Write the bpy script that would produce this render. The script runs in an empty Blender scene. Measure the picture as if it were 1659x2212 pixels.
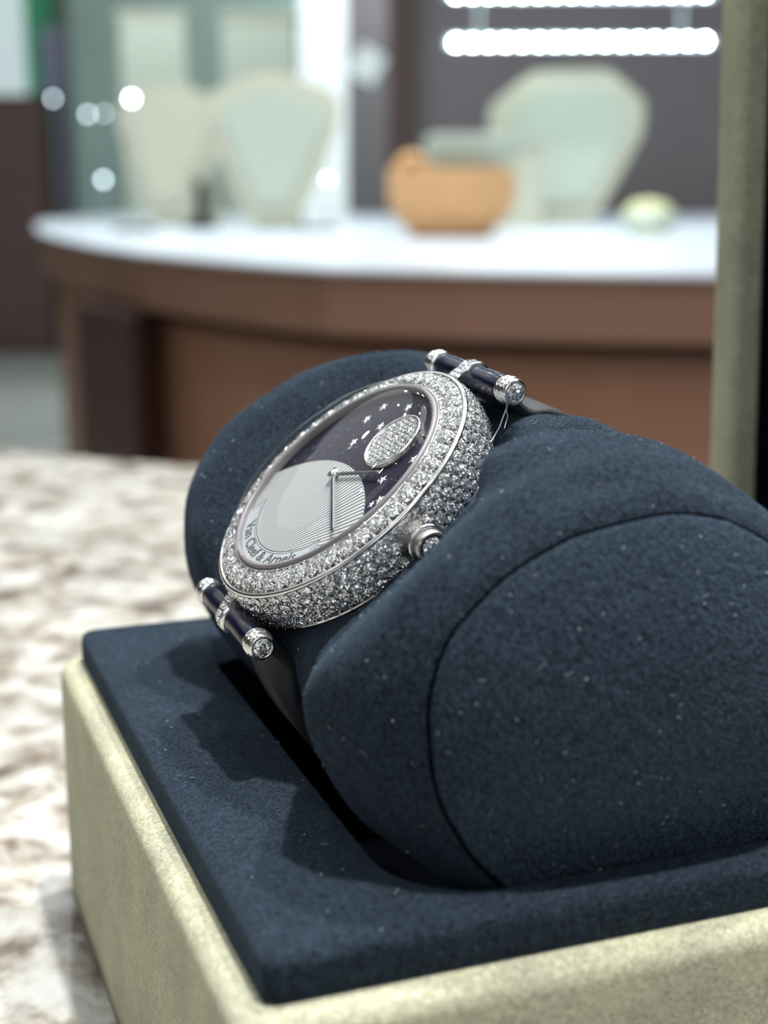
import bpy, bmesh, math, random
import numpy as np
from mathutils import Matrix, Vector
random.seed(7); rng = np.random.default_rng(7)
PI = math.pi
MM = 0.001

# ------------------------------------------------------------------ camera, light, exposure
SC = bpy.context.scene
COL = SC.collection
F_PX = 3150.0
PITCH = math.atan((1106 - 375) / F_PX)
CAM_Z = 0.1135
cd = bpy.data.cameras.new('camera')
cd.sensor_fit = 'HORIZONTAL'; cd.sensor_width = 5.0; cd.lens = 5.0 * F_PX / 1659.0
cd.clip_start = 0.002; cd.clip_end = 100
cd.dof.use_dof = True; cd.dof.focus_distance = 0.171
cd.dof.aperture_fstop = cd.lens / 2.9
cam = bpy.data.objects.new('camera', cd); COL.objects.link(cam)
cam.location = (0, 0, CAM_Z); cam.rotation_euler = (PI / 2 - PITCH, 0, 0)
SC.camera = cam

world = bpy.data.worlds.new('world'); SC.world = world; world.use_nodes = True
wn = world.node_tree.nodes['Background']
wn.inputs[0].default_value = (0.86, 0.93, 1.0, 1); wn.inputs[1].default_value = 0.20
SC.view_settings.view_transform = 'Standard'; SC.view_settings.look = 'None'
SC.view_settings.gamma = 1; SC.view_settings.use_curve_mapping = False
SC.view_settings.exposure = 0.0

def lamp(name, loc, target, size, power, color=(1, 1, 1), spread=120):
    l = bpy.data.lights.new(name, 'AREA'); l.shape = 'DISK'; l.size = size; l.energy = power
    l.color = color; l.spread = math.radians(spread)
    o = bpy.data.objects.new(name, l); COL.objects.link(o); o.location = loc
    o.rotation_euler = (Vector(target) - Vector(loc)).to_track_quat('-Z', 'Y').to_euler()
    return o
WATCH_AT = (0.0, 0.17, 0.08)
# ceiling spotlights over the counter: the hard ones that throw the crisp shadows
lamp('ceiling_spot_or_fill', (0.28, 0.12, 1.95), WATCH_AT, 0.09, 15, (1, 0.985, 0.96), 100)
lamp('ceiling_spot_or_fill', (0.55, 0.70, 1.95), WATCH_AT, 0.09, 10, (0.97, 0.98, 1.0), 100)
lamp('ceiling_spot_or_fill', (-0.35, 0.80, 1.95), WATCH_AT, 0.09, 1.5, (0.95, 0.98, 1.0), 100)
lamp('ceiling_spot_or_fill', (-0.9, 0.1, 1.95), WATCH_AT, 0.09, 0.8, (0.95, 0.98, 1.0), 100)
for i, (x, y) in enumerate(((-1.3, 0.9), (-0.8, 1.7), (0.0, 1.6), (0.9, 1.7), (1.5, 0.8), (1.3, -0.2), (0.1, -0.6), (-0.7, -0.6), (-1.6, 2.4), (-0.6, 3.0), (-1.4, 0.0), (1.0, 0.2))):
    lamp('ceiling_spot_or_fill', (x, y, 1.98), (x * .5, y * .7 + .1, 0), 0.06, 0.9, (0.9, 0.96, 1.0) if i % 2 else (1, 0.96, 0.9), 140)  # extra small spots, added for sparkle on the diamonds
# broad unseen overhead area lamps, added to brighten diamonds and crystal
lamp('fill_panel', (1.0, 1.2, 2.05), (1.0, 1.2, 0), 1.4, 16, (0.95, 0.98, 1.0), 180)
lamp('fill_panel', (-2.1, 2.4, 2.05), (-2.1, 2.4, 0), 3.4, 26, (0.95, 0.98, 1.0), 180)
lamp('fill_panel', (-3.2, -0.2, 2.05), (-3.2, -0.2, 0), 1.2, 7, (0.95, 0.98, 1.0), 180)
# unseen area lamp behind the camera, added to brighten the case flank
lamp('front_fill', (0.0, -1.45, 0.9), (0.0, 0.2, 0.1), 1.5, 7, (0.93, 0.97, 1.0), 180)
# spots above the island counter; the last one added to fill its front
for (x, y, w) in ((-0.6, 2.9, 12), (0.1, 2.6, 12), (0.7, 2.9, 12), (0.2, 1.15, 5)):
    lamp('ceiling_spot_or_fill', (x, y, 1.95), (x, y + 0.1, 0), 0.12, w, (0.88, 0.95, 1.0), 130)
lamp('ceiling_spot_or_fill', (-0.9, 4.9, 1.95), (-1.2, 7.6, 0.5), 0.3, 40, (0.9, 0.97, 1.0), 160)  # added to light the fronts of the displays at the back
lamp('ceiling_spot_or_fill', (0.4, 7.0, 1.95), (0.4, 8.0, 0), 0.3, 40, (0.9, 0.97, 1.0), 160)

# ------------------------------------------------------------------ helpers
def lin(r, g, b):
    f = lambda c: (c / 255 / 12.92) if c / 255 <= 0.04045 else ((c / 255 + 0.055) / 1.055) ** 2.4
    return (f(r), f(g), f(b), 1)

class M:
    """small node material builder"""
    def __init__(s, name):
        s.m = bpy.data.materials.new(name); s.m.use_nodes = True
        s.nt = s.m.node_tree; s.p = s.nt.nodes['Principled BSDF']
    def n(s, t, **kw):
        x = s.nt.nodes.new(t)
        for k, v in kw.items(): setattr(x, k, v)
        return x
    def l(s, a, b): s.nt.links.new(a, b)
    def set(s, **kw):
        for k, v in kw.items(): s.p.inputs[k.replace('_', ' ')].default_value = v
        return s
    def coords(s, scale=(1, 1, 1), kind='Object'):
        tc = s.n('ShaderNodeTexCoord'); mp = s.n('ShaderNodeMapping'); mp.inputs['Scale'].default_value = scale
        s.l(tc.outputs[kind], mp.inputs[0]); return mp.outputs[0]
    def noise(s, co, scale, detail=3, rough=0.55, dist=0.0):
        x = s.n('ShaderNodeTexNoise'); x.inputs['Scale'].default_value = scale; x.inputs['Detail'].default_value = detail
        x.inputs['Roughness'].default_value = rough; x.inputs['Distortion'].default_value = dist
        s.l(co, x.inputs['Vector']); return x.outputs['Fac']
    def ramp(s, fac, stops, interp='LINEAR'):
        r = s.n('ShaderNodeValToRGB'); cr = r.color_ramp; cr.interpolation = interp
        while len(cr.elements) < len(stops): cr.elements.new(0.5)
        for e, (p, c) in zip(cr.elements, stops): e.position = p; e.color = c
        s.l(fac, r.inputs[0]); return r.outputs[0]
    def bump(s, h, strength, dist, normal=None):
        b = s.n('ShaderNodeBump'); b.inputs['Strength'].default_value = strength; b.inputs['Distance'].default_value = dist
        s.l(h, b.inputs['Height'])
        if normal: s.l(normal, b.inputs['Normal'])
        return b.outputs[0]
    def mix(s, a, b, fac, mode='MIX'):
        x = s.n('ShaderNodeMix', data_type='RGBA', blend_type=mode)
        for sock, v in ((x.inputs['Factor'], fac), (x.inputs['A'], a), (x.inputs['B'], b)):
            if isinstance(v, (int, float, tuple)): sock.default_value = v
            else: s.l(v, sock)
        return x.outputs['Result']

def suede(name, dark, light, sheen, tint, fine=2600, bumpd=0.00018):
    m = M(name); co = m.coords()
    a = m.noise(co, fine, 4, 0.68, 1.1); b = m.noise(co, 420, 3, 0.6, 0.8); c = m.noise(co, 70, 2)
    col = m.ramp(a, [(0.35, dark), (0.66, light)])
    patch = m.ramp(b, [(0.25, (0.86, 0.86, 0.88, 1)), (0.75, (1.12, 1.12, 1.12, 1))])
    col = m.mix(col, patch, 1.0, 'MULTIPLY')
    patch2 = m.ramp(c, [(0.3, (0.85, 0.85, 0.9, 1)), (0.7, (1.12, 1.12, 1.1, 1))])
    col = m.mix(col, patch2, 1.0, 'MULTIPLY')
    m.l(col, m.p.inputs['Base Color'])
    m.set(Roughness=0.95, Sheen_Weight=sheen, Sheen_Roughness=0.45, Sheen_Tint=tint, Specular_IOR_Level=0.1)
    nb = m.bump(a, 0.9, bumpd); nb = m.bump(b, 0.35, bumpd * 2.0, nb)
    m.l(nb, m.p.inputs['Normal'])
    return m.m

MAT = {}
MAT['navy'] = suede('navy_suede', lin(10, 15, 20), lin(44, 56, 67), 0.16, lin(138, 166, 190), 2000)
MAT['cream'] = suede('cream_suede', lin(142, 142, 120), lin(194, 193, 168), 0.25, lin(240, 240, 200), 1900, 0.00015)
m = M('navy_nap'); m.set(Base_Color=lin(78, 94, 112), Roughness=0.9, Specular_IOR_Level=0.1); MAT['nap'] = m.m
m = M('cream_nap'); m.set(Base_Color=lin(196, 194, 155), Roughness=0.9, Specular_IOR_Level=0.1); MAT['creamnap'] = m.m
m = M('lint'); m.set(Base_Color=lin(190, 195, 200), Roughness=0.8); MAT['lint'] = m.m
m = M('liner'); m.set(Base_Color=lin(8, 10, 16), Roughness=1.0, Specular_IOR_Level=0.0); MAT['liner'] = m.m

m = M('white_gold'); m.set(Base_Color=(0.80, 0.79, 0.78, 1), Metallic=1.0, Roughness=0.16)
co = m.coords(); m.l(m.bump(m.noise(co, 900, 2), 0.25, 0.00008), m.p.inputs['Normal']); MAT['gold'] = m.m
m = M('dark_gold_setting'); m.set(Base_Color=(0.58, 0.56, 0.54, 1), Metallic=1.0, Roughness=0.3)
co = m.coords(); m.l(m.bump(m.noise(co, 2200, 2), 0.8, 0.0002), m.p.inputs['Normal']); MAT['setting'] = m.m

def diamond_mat(name, cell, strength):
    m = M(name)
    tc = m.n('ShaderNodeTexCoord'); oi = m.n('ShaderNodeObjectInfo')
    off = m.n('ShaderNodeVectorMath', operation='SCALE'); cmb = m.n('ShaderNodeCombineXYZ')
    for i in range(3): m.l(oi.outputs['Random'], cmb.inputs[i])
    m.l(cmb.outputs[0], off.inputs[0]); off.inputs['Scale'].default_value = 0.37
    add = m.n('ShaderNodeVectorMath', operation='ADD'); m.l(tc.outputs['Object'], add.inputs[0]); m.l(off.outputs[0], add.inputs[1])
    vo = m.n('ShaderNodeTexVoronoi'); vo.inputs['Scale'].default_value = cell; m.l(add.outputs[0], vo.inputs['Vector'])
    sub = m.n('ShaderNodeVectorMath', operation='SUBTRACT'); m.l(vo.outputs['Color'], sub.inputs[0]); sub.inputs[1].default_value = (0.5, 0.5, 0.5)
    sc = m.n('ShaderNodeVectorMath', operation='SCALE'); m.l(sub.outputs[0], sc.inputs[0]); sc.inputs['Scale'].default_value = strength
    ge = m.n('ShaderNodeNewGeometry'); ad = m.n('ShaderNodeVectorMath', operation='ADD')
    m.l(ge.outputs['Normal'], ad.inputs[0]); m.l(sc.outputs[0], ad.inputs[1])
    no = m.n('ShaderNodeVectorMath', operation='NORMALIZE'); m.l(ad.outputs[0], no.inputs[0]); m.l(no.outputs[0], m.p.inputs['Normal'])
    vo2 = m.n('ShaderNodeTexVoronoi'); vo2.inputs['Scale'].default_value = cell * 1.3; m.l(add.outputs[0], vo2.inputs['Vector'])
    col = m.mix((0.93, 0.95, 0.97, 1), vo2.outputs['Color'], 0.16)  # random tints painted into the colour for the stones' fire
    m.l(col, m.p.inputs['Base Color'])
    m.set(Metallic=0.88, Roughness=0.07)
    return m.m
MAT['diamond'] = diamond_mat('diamond', 6500, 1.4)

m = M('sapphire_ring'); m.set(Base_Color=lin(116, 112, 115), Roughness=0.35, Specular_IOR_Level=0.6, Metallic=0.0)
MAT['glassring'] = m.m
m = M('crystal')
tr = m.n('ShaderNodeBsdfTransparent'); gl = m.n('ShaderNodeBsdfGlossy'); mx = m.n('ShaderNodeMixShader'); ge = m.n('ShaderNodeNewGeometry')
gl.inputs['Roughness'].default_value = 0.03
dt = m.n('ShaderNodeVectorMath', operation='DOT_PRODUCT'); m.l(ge.outputs['Normal'], dt.inputs[0]); m.l(ge.outputs['Incoming'], dt.inputs[1])
def mth(op, a, b):
    x = m.n('ShaderNodeMath', operation=op); x.use_clamp = op == 'SUBTRACT'
    for i, v in enumerate((a, b)):
        if v is None: continue
        if isinstance(v, (int, float)): x.inputs[i].default_value = v
        else: m.l(v, x.inputs[i])
    return x.outputs[0]
fz = mth('ADD', mth('MULTIPLY', mth('POWER', mth('SUBTRACT', 1.0, mth('ABSOLUTE', dt.outputs['Value'], None)), 5.0), 0.95), 0.038)
m.l(fz, mx.inputs[0]); m.l(tr.outputs[0], mx.inputs[1]); m.l(gl.outputs[0], mx.inputs[2])
m.l(mx.outputs[0], m.nt.nodes['Material Output'].inputs['Surface']); MAT['crystal'] = m.m

# dial: guilloche silver, fanning from six o'clock
m = M('guilloche_silver'); tc = m.n('ShaderNodeTexCoord'); sx = m.n('ShaderNodeSeparateXYZ'); m.l(tc.outputs['Object'], sx.inputs[0])
ax = m.n('ShaderNodeMath', operation='ADD'); ax.inputs[1].default_value = 5e-3; m.l(sx.outputs[0], ax.inputs[0])
ay = m.n('ShaderNodeMath', operation='ADD'); ay.inputs[1].default_value = 20e-3; m.l(sx.outputs[1], ay.inputs[0])
at = m.n('ShaderNodeMath', operation='ARCTAN2'); m.l(ay.outputs[0], at.inputs[0]); m.l(ax.outputs[0], at.inputs[1])
mu = m.n('ShaderNodeMath', operation='MULTIPLY'); mu.inputs[1].default_value = 215; m.l(at.outputs[0], mu.inputs[0])
sn = m.n('ShaderNodeMath', operation='SINE'); m.l(mu.outputs[0], sn.inputs[0])
h = m.n('ShaderNodeMapRange'); h.inputs['From Min'].default_value = -1; h.inputs['From Max'].default_value = 1; m.l(sn.outputs[0], h.inputs['Value'])
m.l(m.ramp(h.outputs[0], [(0.0, lin(66, 70, 74)), (0.42, lin(150, 153, 153)), (1.0, lin(184, 186, 185))]), m.p.inputs['Base Color'])
m.set(Metallic=0.12, Roughness=0.4); m.l(m.bump(h.outputs[0], 0.6, 0.00006), m.p.inputs['Normal']); MAT['guilloche'] = m.m
m = M('pearl_white'); m.set(Base_Color=lin(160, 164, 167), Roughness=0.35, Metallic=0.15); MAT['pearl'] = m.m
m = M('ink'); m.set(Base_Color=lin(52, 58, 64), Roughness=0.5); MAT['ink'] = m.m
m = M('aventurine'); co = m.coords(); vo = m.n('ShaderNodeTexVoronoi'); vo.inputs['Scale'].default_value = 1900; m.l(co, vo.inputs['Vector'])
sp = m.ramp(vo.outputs['Distance'], [(0.0, (1, 1, 1, 1)), (0.10, (1, 1, 1, 1)), (0.17, (0, 0, 0, 1))])
sel = m.ramp(m.noise(co, 1400, 1), [(0.52, (0, 0, 0, 1)), (0.6, (1, 1, 1, 1))])
fk = m.mix(sp, sel, 1.0, 'MULTIPLY')
tint = m.mix(lin(120, 150, 230), vo.outputs['Color'], 0.4)
m.l(m.mix(lin(9, 5, 30), tint, fk), m.p.inputs['Base Color']); m.set(Roughness=0.4, Specular_IOR_Level=0.15); MAT['aventurine'] = m.m
m = M('silver_applique'); m.set(Base_Color=lin(215, 218, 220), Roughness=0.3, Metallic=0.3); MAT['silver'] = m.m
m = M('steel_hand'); m.set(Base_Color=(0.22, 0.22, 0.24, 1), Roughness=0.25, Metallic=1.0); MAT['hand'] = m.m
m = M('navy_enamel'); m.set(Base_Color=lin(8, 10, 34), Roughness=0.25, Specular_IOR_Level=0.25, Coat_Weight=0.15, Coat_Roughness=0.05)
MAT['enamel'] = m.m
m = M('navy_satin'); co = m.coords((1, 1, 1)); m.set(Base_Color=lin(7, 9, 18), Roughness=0.7, Sheen_Weight=0.08)
m.l(m.bump(m.noise(co, 3000, 1), 0.3, 0.0001), m.p.inputs['Normal']); MAT['satin'] = m.m

# granite
m = M('pale_granite'); co = m.coords()
a = m.noise(co, 62, 5, 0.6, 0.7); b = m.noise(co, 95, 4, 0.6, 0.8); c = m.noise(co, 16, 2)
col = m.ramp(a, [(0.32, lin(66, 53, 45)), (0.41, lin(122, 112, 103)), (0.47, lin(160, 156, 149)), (0.57, lin(186, 186, 182)), (0.75, lin(166, 165, 159))])
col = m.mix(col, m.ramp(b, [(0.33, lin(120, 90, 70)), (0.43, lin(216, 206, 190)), (0.54, (1, 1, 1, 1))]), 0.85, 'MULTIPLY')
col = m.mix(col, m.ramp(c, [(0.35, (0.78, 0.77, 0.76, 1)), (0.6, (1, 1, 1, 1))]), 1.0, 'MULTIPLY')
m.l(col, m.p.inputs['Base Color']); m.set(Roughness=0.28); MAT['granite'] = m.m

def plain(name, c, rough=0.5, noise=0.0, scale=8, **kw):
    m = M(name); m.set(Base_Color=c, Roughness=rough, **kw)
    if noise:
        co = m.coords(); n = m.noise(co, scale, 4)
        m.l(m.mix(tuple(x * (1 - noise) for x in c[:3]) + (1,), tuple(min(1, x * (1 + noise)) for x in c[:3]) + (1,), n), m.p.inputs['Base Color'])
    MAT[name] = m.m
plain('brown_lacquer', lin(132, 100, 84), 0.35, 0.12, 5)
plain('brown_panel', lin(140, 102, 82), 0.45, 0.15, 4)
plain('dark_brown', lin(66, 42, 38), 0.5, 0.1, 5)
plain('white_top', lin(214, 222, 230), 0.3, 0.04, 6)
plain('cream_linen', lin(192, 192, 172), 0.8, 0.05, 30)
plain('linen_face', lin(180, 190, 176), 0.8, 0.05, 30)
plain('taupe_panel', lin(118, 112, 114), 0.6, 0.15, 3)
plain('dark_column', lin(78, 60, 54), 0.5, 0.1, 4)
plain('green_panel', lin(70, 170, 125), 0.6, 0.2, 4)
plain('sage', lin(120, 142, 134), 0.5, 0.25, 3)
plain('pale_metal', lin(190, 208, 212), 0.25, 0.1, 5, Metallic=0.4)
plain('wicker', lin(226, 178, 124), 0.6, 0.2, 60)
plain('floor_stone', lin(186, 190, 184), 0.35, 0.1, 1.5)
plain('ceiling_white', lin(225, 225, 222), 0.8, 0.03, 2)
plain('wall_paint', lin(150, 158, 152), 0.8, 0.08, 1)
plain('side_paint', lin(120, 112, 104), 0.8, 0.08, 1)
plain('mauve_lacquer', lin(104, 82, 80), 0.4, 0.15, 3)
plain('yellow_linen', lin(206, 208, 160), 0.7, 0.1, 30)
plain('lilac_paint', lin(168, 170, 196), 0.5, 0.1, 5)
plain('pink', lin(205, 170, 170), 0.6, 0.1, 5)
def emit(name, c, s):
    m = M(name); m.set(Base_Color=(0.8, 0.8, 0.8, 1)); m.p.inputs['Emission Color'].default_value = c; m.p.inputs['Emission Strength'].default_value = s
    MAT[name] = m.m
emit('led', (0.82, 0.97, 1.0, 1), 110.0)
emit('glint_glow', (0.75, 0.95, 1.0, 1), 32.0)  # glow of the added specular glints
emit('glint_glow_soft', (0.75, 0.92, 1.0, 1), 10.0)
emit('backlit_panel', (0.70, 0.90, 0.92, 1), 0.5)
emit('lamp_face', (0.95, 0.98, 1.0, 1), 9.0)

def mesh_obj(name, verts, faces, mat=None, parent=None, smooth=False):
    me = bpy.data.meshes.new(name)
    me.from_pydata([tuple(v) for v in verts], [], faces); me.update()
    return link(name, me, mat, parent, smooth)
def link(name, me, mat=None, parent=None, smooth=False):
    if mat and not me.materials: me.materials.append(MAT[mat])
    if smooth and len(me.polygons): me.polygons.foreach_set('use_smooth', [True] * len(me.polygons))
    o = bpy.data.objects.new(name, me); COL.objects.link(o)
    if parent: o.parent = parent
    return o
def bm_obj(name, bm, mat=None, parent=None, smooth=False):
    me = bpy.data.meshes.new(name); bm.normal_update(); bm.to_mesh(me); bm.free()
    return link(name, me, mat, parent, smooth)
def empty(name, mat4=None, loc=None, parent=None):
    o = bpy.data.objects.new(name, None); COL.objects.link(o); o.empty_display_size = 0.01
    if parent: o.parent = parent
    if mat4 is not None: o.matrix_local = mat4
    if loc: o.location = loc
    return o
def tag(o, label=None, cat=None, group=None, kind=None):
    if label: o['label'] = label
    if cat: o['category'] = cat
    if group: o['group'] = group
    if kind: o['kind'] = kind
    return o
def box_bm(lo, hi, bev=0.0, bm=None):
    bm = bm or bmesh.new()
    r = bmesh.ops.create_cube(bm, size=1)['verts']
    for v in r: v.co = Vector([lo[i] + (v.co[i] + 0.5) * (hi[i] - lo[i]) for i in range(3)])
    if bev:
        ed = list({e for v in r for e in v.link_edges})
        bmesh.ops.bevel(bm, geom=ed, offset=bev, segments=2, affect='EDGES', profile=0.5)
    return bm
def box(name, lo, hi, mat, parent=None, bev=0.0): return bm_obj(name, box_bm(lo, hi, bev), mat, parent)
def grid_faces(nr, nc, closed=True):
    f = []
    for i in range(nr - 1):
        for j in range(nc if closed else nc - 1):
            k = (j + 1) % nc
            f.append((i * nc + j, i * nc + k, (i + 1) * nc + k, (i + 1) * nc + j))
    return f
def lathe(name, prof, n, mat, parent=None, smooth=True, flip=False, xf=None, closed_prof=False):
    """prof: list of (r, z); revolved about z"""
    v = []
    for r, z in prof:
        for j in range(n):
            t = 2 * PI * j / n; v.append((r * math.cos(t), r * math.sin(t), z))
    nr = len(prof)
    if closed_prof:
        f = []
        for i in range(nr):
            i2 = (i + 1) % nr
            for j in range(n):
                k = (j + 1) % n; f.append((i * n + j, i * n + k, i2 * n + k, i2 * n + j))
    else: f = grid_faces(nr, n)
    if flip: f = [t[::-1] for t in f]
    if xf is not None: v = [xf @ Vector(p) for p in v]
    return mesh_obj(name, v, f, mat, parent, smooth)
def bm_tube(bm, pts, rad, n=8, caps=True):
    P = [Vector(p) for p in pts]; rings = []
    rr = rad if hasattr(rad, '__len__') else [rad] * len(P)
    up = None
    for i, p in enumerate(P):
        t = (P[min(i + 1, len(P) - 1)] - P[max(i - 1, 0)]).normalized()
        if up is None: up = t.orthogonal().normalized()
        up = (up - t * up.dot(t)).normalized(); s = t.cross(up)
        rings.append([bm.verts.new(p + (up * math.cos(2 * PI * j / n) + s * math.sin(2 * PI * j / n)) * rr[i]) for j in range(n)])
    for a, b in zip(rings, rings[1:]):
        for j in range(n): bm.faces.new((a[j], a[(j + 1) % n], b[(j + 1) % n], b[j]))
    if caps: bm.faces.new(rings[0][::-1]); bm.faces.new(rings[-1])
    return bm
def prism(bm, pts, z0, z1, xf=None):
    xf = xf or Matrix()
    a = [bm.verts.new(xf @ Vector((p[0], p[1], z0))) for p in pts]; b = [bm.verts.new(xf @ Vector((p[0], p[1], z1))) for p in pts]
    bm.faces.new(a[::-1]); bm.faces.new(b); n = len(pts)
    for i in range(n): bm.faces.new((a[i], a[(i + 1) % n], b[(i + 1) % n], b[i]))
    return bm

def nap(name, src, count, mat, parent, length, width, flow=(0, 0, -1), lay=0.9, zmin=None):
    """short fibres standing on a suede mesh: one slim triangle each"""
    me = src.data; me.calc_loop_triangles()
    nt = len(me.loop_triangles)
    tri = np.empty(nt * 3, np.int32); me.loop_triangles.foreach_get('vertices', tri); tri = tri.reshape(-1, 3)
    co = np.empty(len(me.vertices) * 3, np.float32); me.vertices.foreach_get('co', co); co = co.reshape(-1, 3)
    A, B, C = co[tri[:, 0]], co[tri[:, 1]], co[tri[:, 2]]
    nr = np.cross(B - A, C - A); ar = np.linalg.norm(nr, axis=1); nr = nr / (ar[:, None] + 1e-20)
    w = ar.copy()
    if zmin is not None: w[(A[:, 2] < zmin)] = 0
    idx = rng.choice(nt, count, p=w / w.sum())
    u, v = rng.random(count), rng.random(count); sw = u + v > 1; u[sw] = 1 - u[sw]; v[sw] = 1 - v[sw]
    P = A[idx] + u[:, None] * (B - A)[idx] + v[:, None] * (C - A)[idx]; N = nr[idx]
    fl = np.array(flow)[None] + rng.normal(0, 0.7, (count, 3)); fl -= (fl * N).sum(1)[:, None] * N
    fl /= np.linalg.norm(fl, axis=1)[:, None] + 1e-9
    D = N + fl * lay; D /= np.linalg.norm(D, axis=1)[:, None]
    S = np.cross(D, N); S /= np.linalg.norm(S, axis=1)[:, None] + 1e-9
    L = length * (0.5 + rng.random(count))[:, None]
    V = np.stack([P - S * width / 2, P + S * width / 2, P + D * L], 1).reshape(-1, 3)
    m2 = bpy.data.meshes.new(name); m2.vertices.add(count * 3); m2.loops.add(count * 3); m2.polygons.add(count)
    m2.vertices.foreach_set('co', V.astype(np.float32).ravel()); m2.loops.foreach_set('vertex_index', np.arange(count * 3, dtype=np.int32))
    m2.polygons.foreach_set('loop_start', np.arange(0, count * 3, 3, dtype=np.int32)); m2.update()
    o = link(name, m2, mat, parent); tag(o, kind='stuff'); return o

# frames of the box and of the watch, in millimetres from the camera's foot
E_ = Vector((0.93715509, 0.34891308, 0)); A_ = Vector((-0.34891308, 0.93715509, 0))
C0 = Vector((-10.8125, 118.7259, 0))
def frame(x, y, z, o):
    return Matrix(((x[0], y[0], z[0], o[0]), (x[1], y[1], z[1], o[1]), (x[2], y[2], z[2], o[2]), (0, 0, 0, 1)))
BOX = frame(E_, A_, (0, 0, 1), C0 * MM)                     # x across, y away, z up, pad top at z = 44.5 mm
PAD = 44.5

# ------------------------------------------------------------------ room shell
def at(u, v, Y):
    """point at depth Y on the sight line through picture point (u, v)"""
    x = (u - 829.5) / F_PX; y = -(v - 1106) / F_PX
    c, s = math.cos(PITCH), math.sin(PITCH)
    d = (x, c + y * s, -s + y * c); t = Y / d[1]
    return Vector((d[0] * t, Y, CAM_Z + d[2] * t))
FLOOR = -0.95; CEIL = 2.1
tag(box('floor', (-5, -1.5, FLOOR - 0.1), (5, 11, FLOOR), 'floor_stone'), kind='structure')
tag(box('ceiling', (-5, -1.5, CEIL), (5, 11, CEIL + 0.1), 'ceiling_white'), kind='structure')
tag(box('wall_back', (-5, 11, FLOOR), (5, 11.1, CEIL), 'wall_paint'), kind='structure')
tag(box('wall_left', (-5.1, -1.5, FLOOR), (-5, 11, CEIL), 'side_paint'), kind='structure')
tag(box('wall_right', (5, -1.5, FLOOR), (5.1, 11, CEIL), 'side_paint'), kind='structure')

# ------------------------------------------------------------------ granite counter the box stands on
g = empty('granite_counter', loc=(0, 0, 0)); tag(g, 'pale mottled beige granite counter under the watch box', 'counter')
ga = math.atan2(-0.0255, 0.06)
def gpt(s, t): # rear edge line frame
    return (-0.158 + s * math.cos(ga) - t * math.sin(ga) * -1 * -1, 0.591 + s * math.sin(ga) + t * math.cos(ga))
top = [(-1.2, 1.034 - 0.02), (0.9, 0.1915), (0.9, -0.35), (-1.2, -0.35)]
bm = prism(bmesh.new(), [(p[0], p[1]) for p in top[::-1]], -0.03, 0.0)
bmesh.ops.bevel(bm, geom=[e for e in bm.edges if all(v.co.z > -0.001 for v in e.verts)], offset=0.004, segments=3, affect='EDGES')
bm_obj('worktop', bm, 'granite', g)
bod = [(-1.15, 0.98), (0.85, 0.17), (0.85, -0.3), (-1.15, -0.3)]
bm_obj('cabinet_body', prism(bmesh.new(), bod[::-1], FLOOR, -0.03), 'brown_panel', g)

# ------------------------------------------------------------------ presentation box
bx = empty('watch_box', BOX); tag(bx, 'cream suede presentation box with navy padded insert and open lid', 'box')
W, D = 107.0, 105.0
def rrect(x0, y0, x1, y1, r, nc=10, ns=40):
    pts = []
    cs = [(x1 - r, y0 + r, -PI / 2), (x1 - r, y1 - r, 0), (x0 + r, y1 - r, PI / 2), (x0 + r, y0 + r, PI)]
    for k in range(4):
        cx, cy, a0 = cs[k]
        for i in range(nc + 1):
            t = a0 + PI / 2 * i / nc; pts.append((cx + r * math.cos(t), cy + r * math.sin(t)))
        nx, ny, a1 = cs[(k + 1) % 4]; q = (nx + r * math.cos(a1), ny + r * math.sin(a1)); p = pts[-1]
        for i in range(1, ns): pts.append((p[0] + (q[0] - p[0]) * i / ns, p[1] + (q[1] - p[1]) * i / ns))
    return pts
def loft(name, rings, mat, parent, cap0=False, cap1=False, jitter=0.0):
    v = []; n = len(rings[0][0])
    for pts, z in rings:
        for i, p in enumerate(pts):
            zz = z[i] if hasattr(z, '__len__') else z
            v.append((p[0] * MM, p[1] * MM, zz * MM))
    f = grid_faces(len(rings), n)
    if cap0: f.append(tuple(range(n))[::-1])
    if cap1: f.append(tuple((len(rings) - 1) * n + i for i in range(n)))
    if jitter:
        v = [(a + random.uniform(-1, 1) * jitter, b + random.uniform(-1, 1) * jitter, c + random.uniform(-1, 1) * jitter) for a, b, c in v]
    return mesh_obj(name, v, f, mat, parent, True)
# body: outer wall, softly rounded rim, inner wall, floor
R = []
O = 3.2
for z in np.linspace(0, 37, 12): R.append((rrect(-O, -O, W + O, D + O, 3.2), z))
for k in range(1, 9):
    t = PI / 2 * k / 8; i = 2.6 * (1 - math.cos(t)); R.append((rrect(-O + i, -O + i, W + O - i, D + O - i, 3.0), 37 + 2.6 * math.sin(t)))
R.append((rrect(2, 2, W - 2, D - 2, 2.0), 39.6)); R.append((rrect(3, 3, W - 3, D - 3, 2.0), 39.0)); R.append((rrect(3, 3, W - 3, D - 3, 2.0), 4.0))
body = loft('box_body', R, 'cream', bx, True, True)
R = []
def pr(i, r=1.6): return rrect(i, i, W - i, D - i, max(0.4, r - 0 * i))
for z in (39.8, 41, 42.2, 43.0): R.append((pr(0), z))
for k in range(1, 8):
    t = PI / 2 * k / 7; R.append((pr(1.5 * (1 - math.cos(t))), 43.0 + 1.5 * math.sin(t)))
HX0, HY0, HX1, HY1, HR = 16.5, 5.6, 76.0, 99.5, 11.0
outer = pr(1.5); inner = rrect(HX0 - 1.5, HY0 - 1.2, HX1 + 1.5, HY1 + 1.2, HR)
for k in range(1, 12):
    t = k / 12; R.append(([(o[0] * (1 - t) + q[0] * t, o[1] * (1 - t) + q[1] * t) for o, q in zip(outer, inner)], 44.5 + 0.12 * math.sin(t * 9)))
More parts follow.
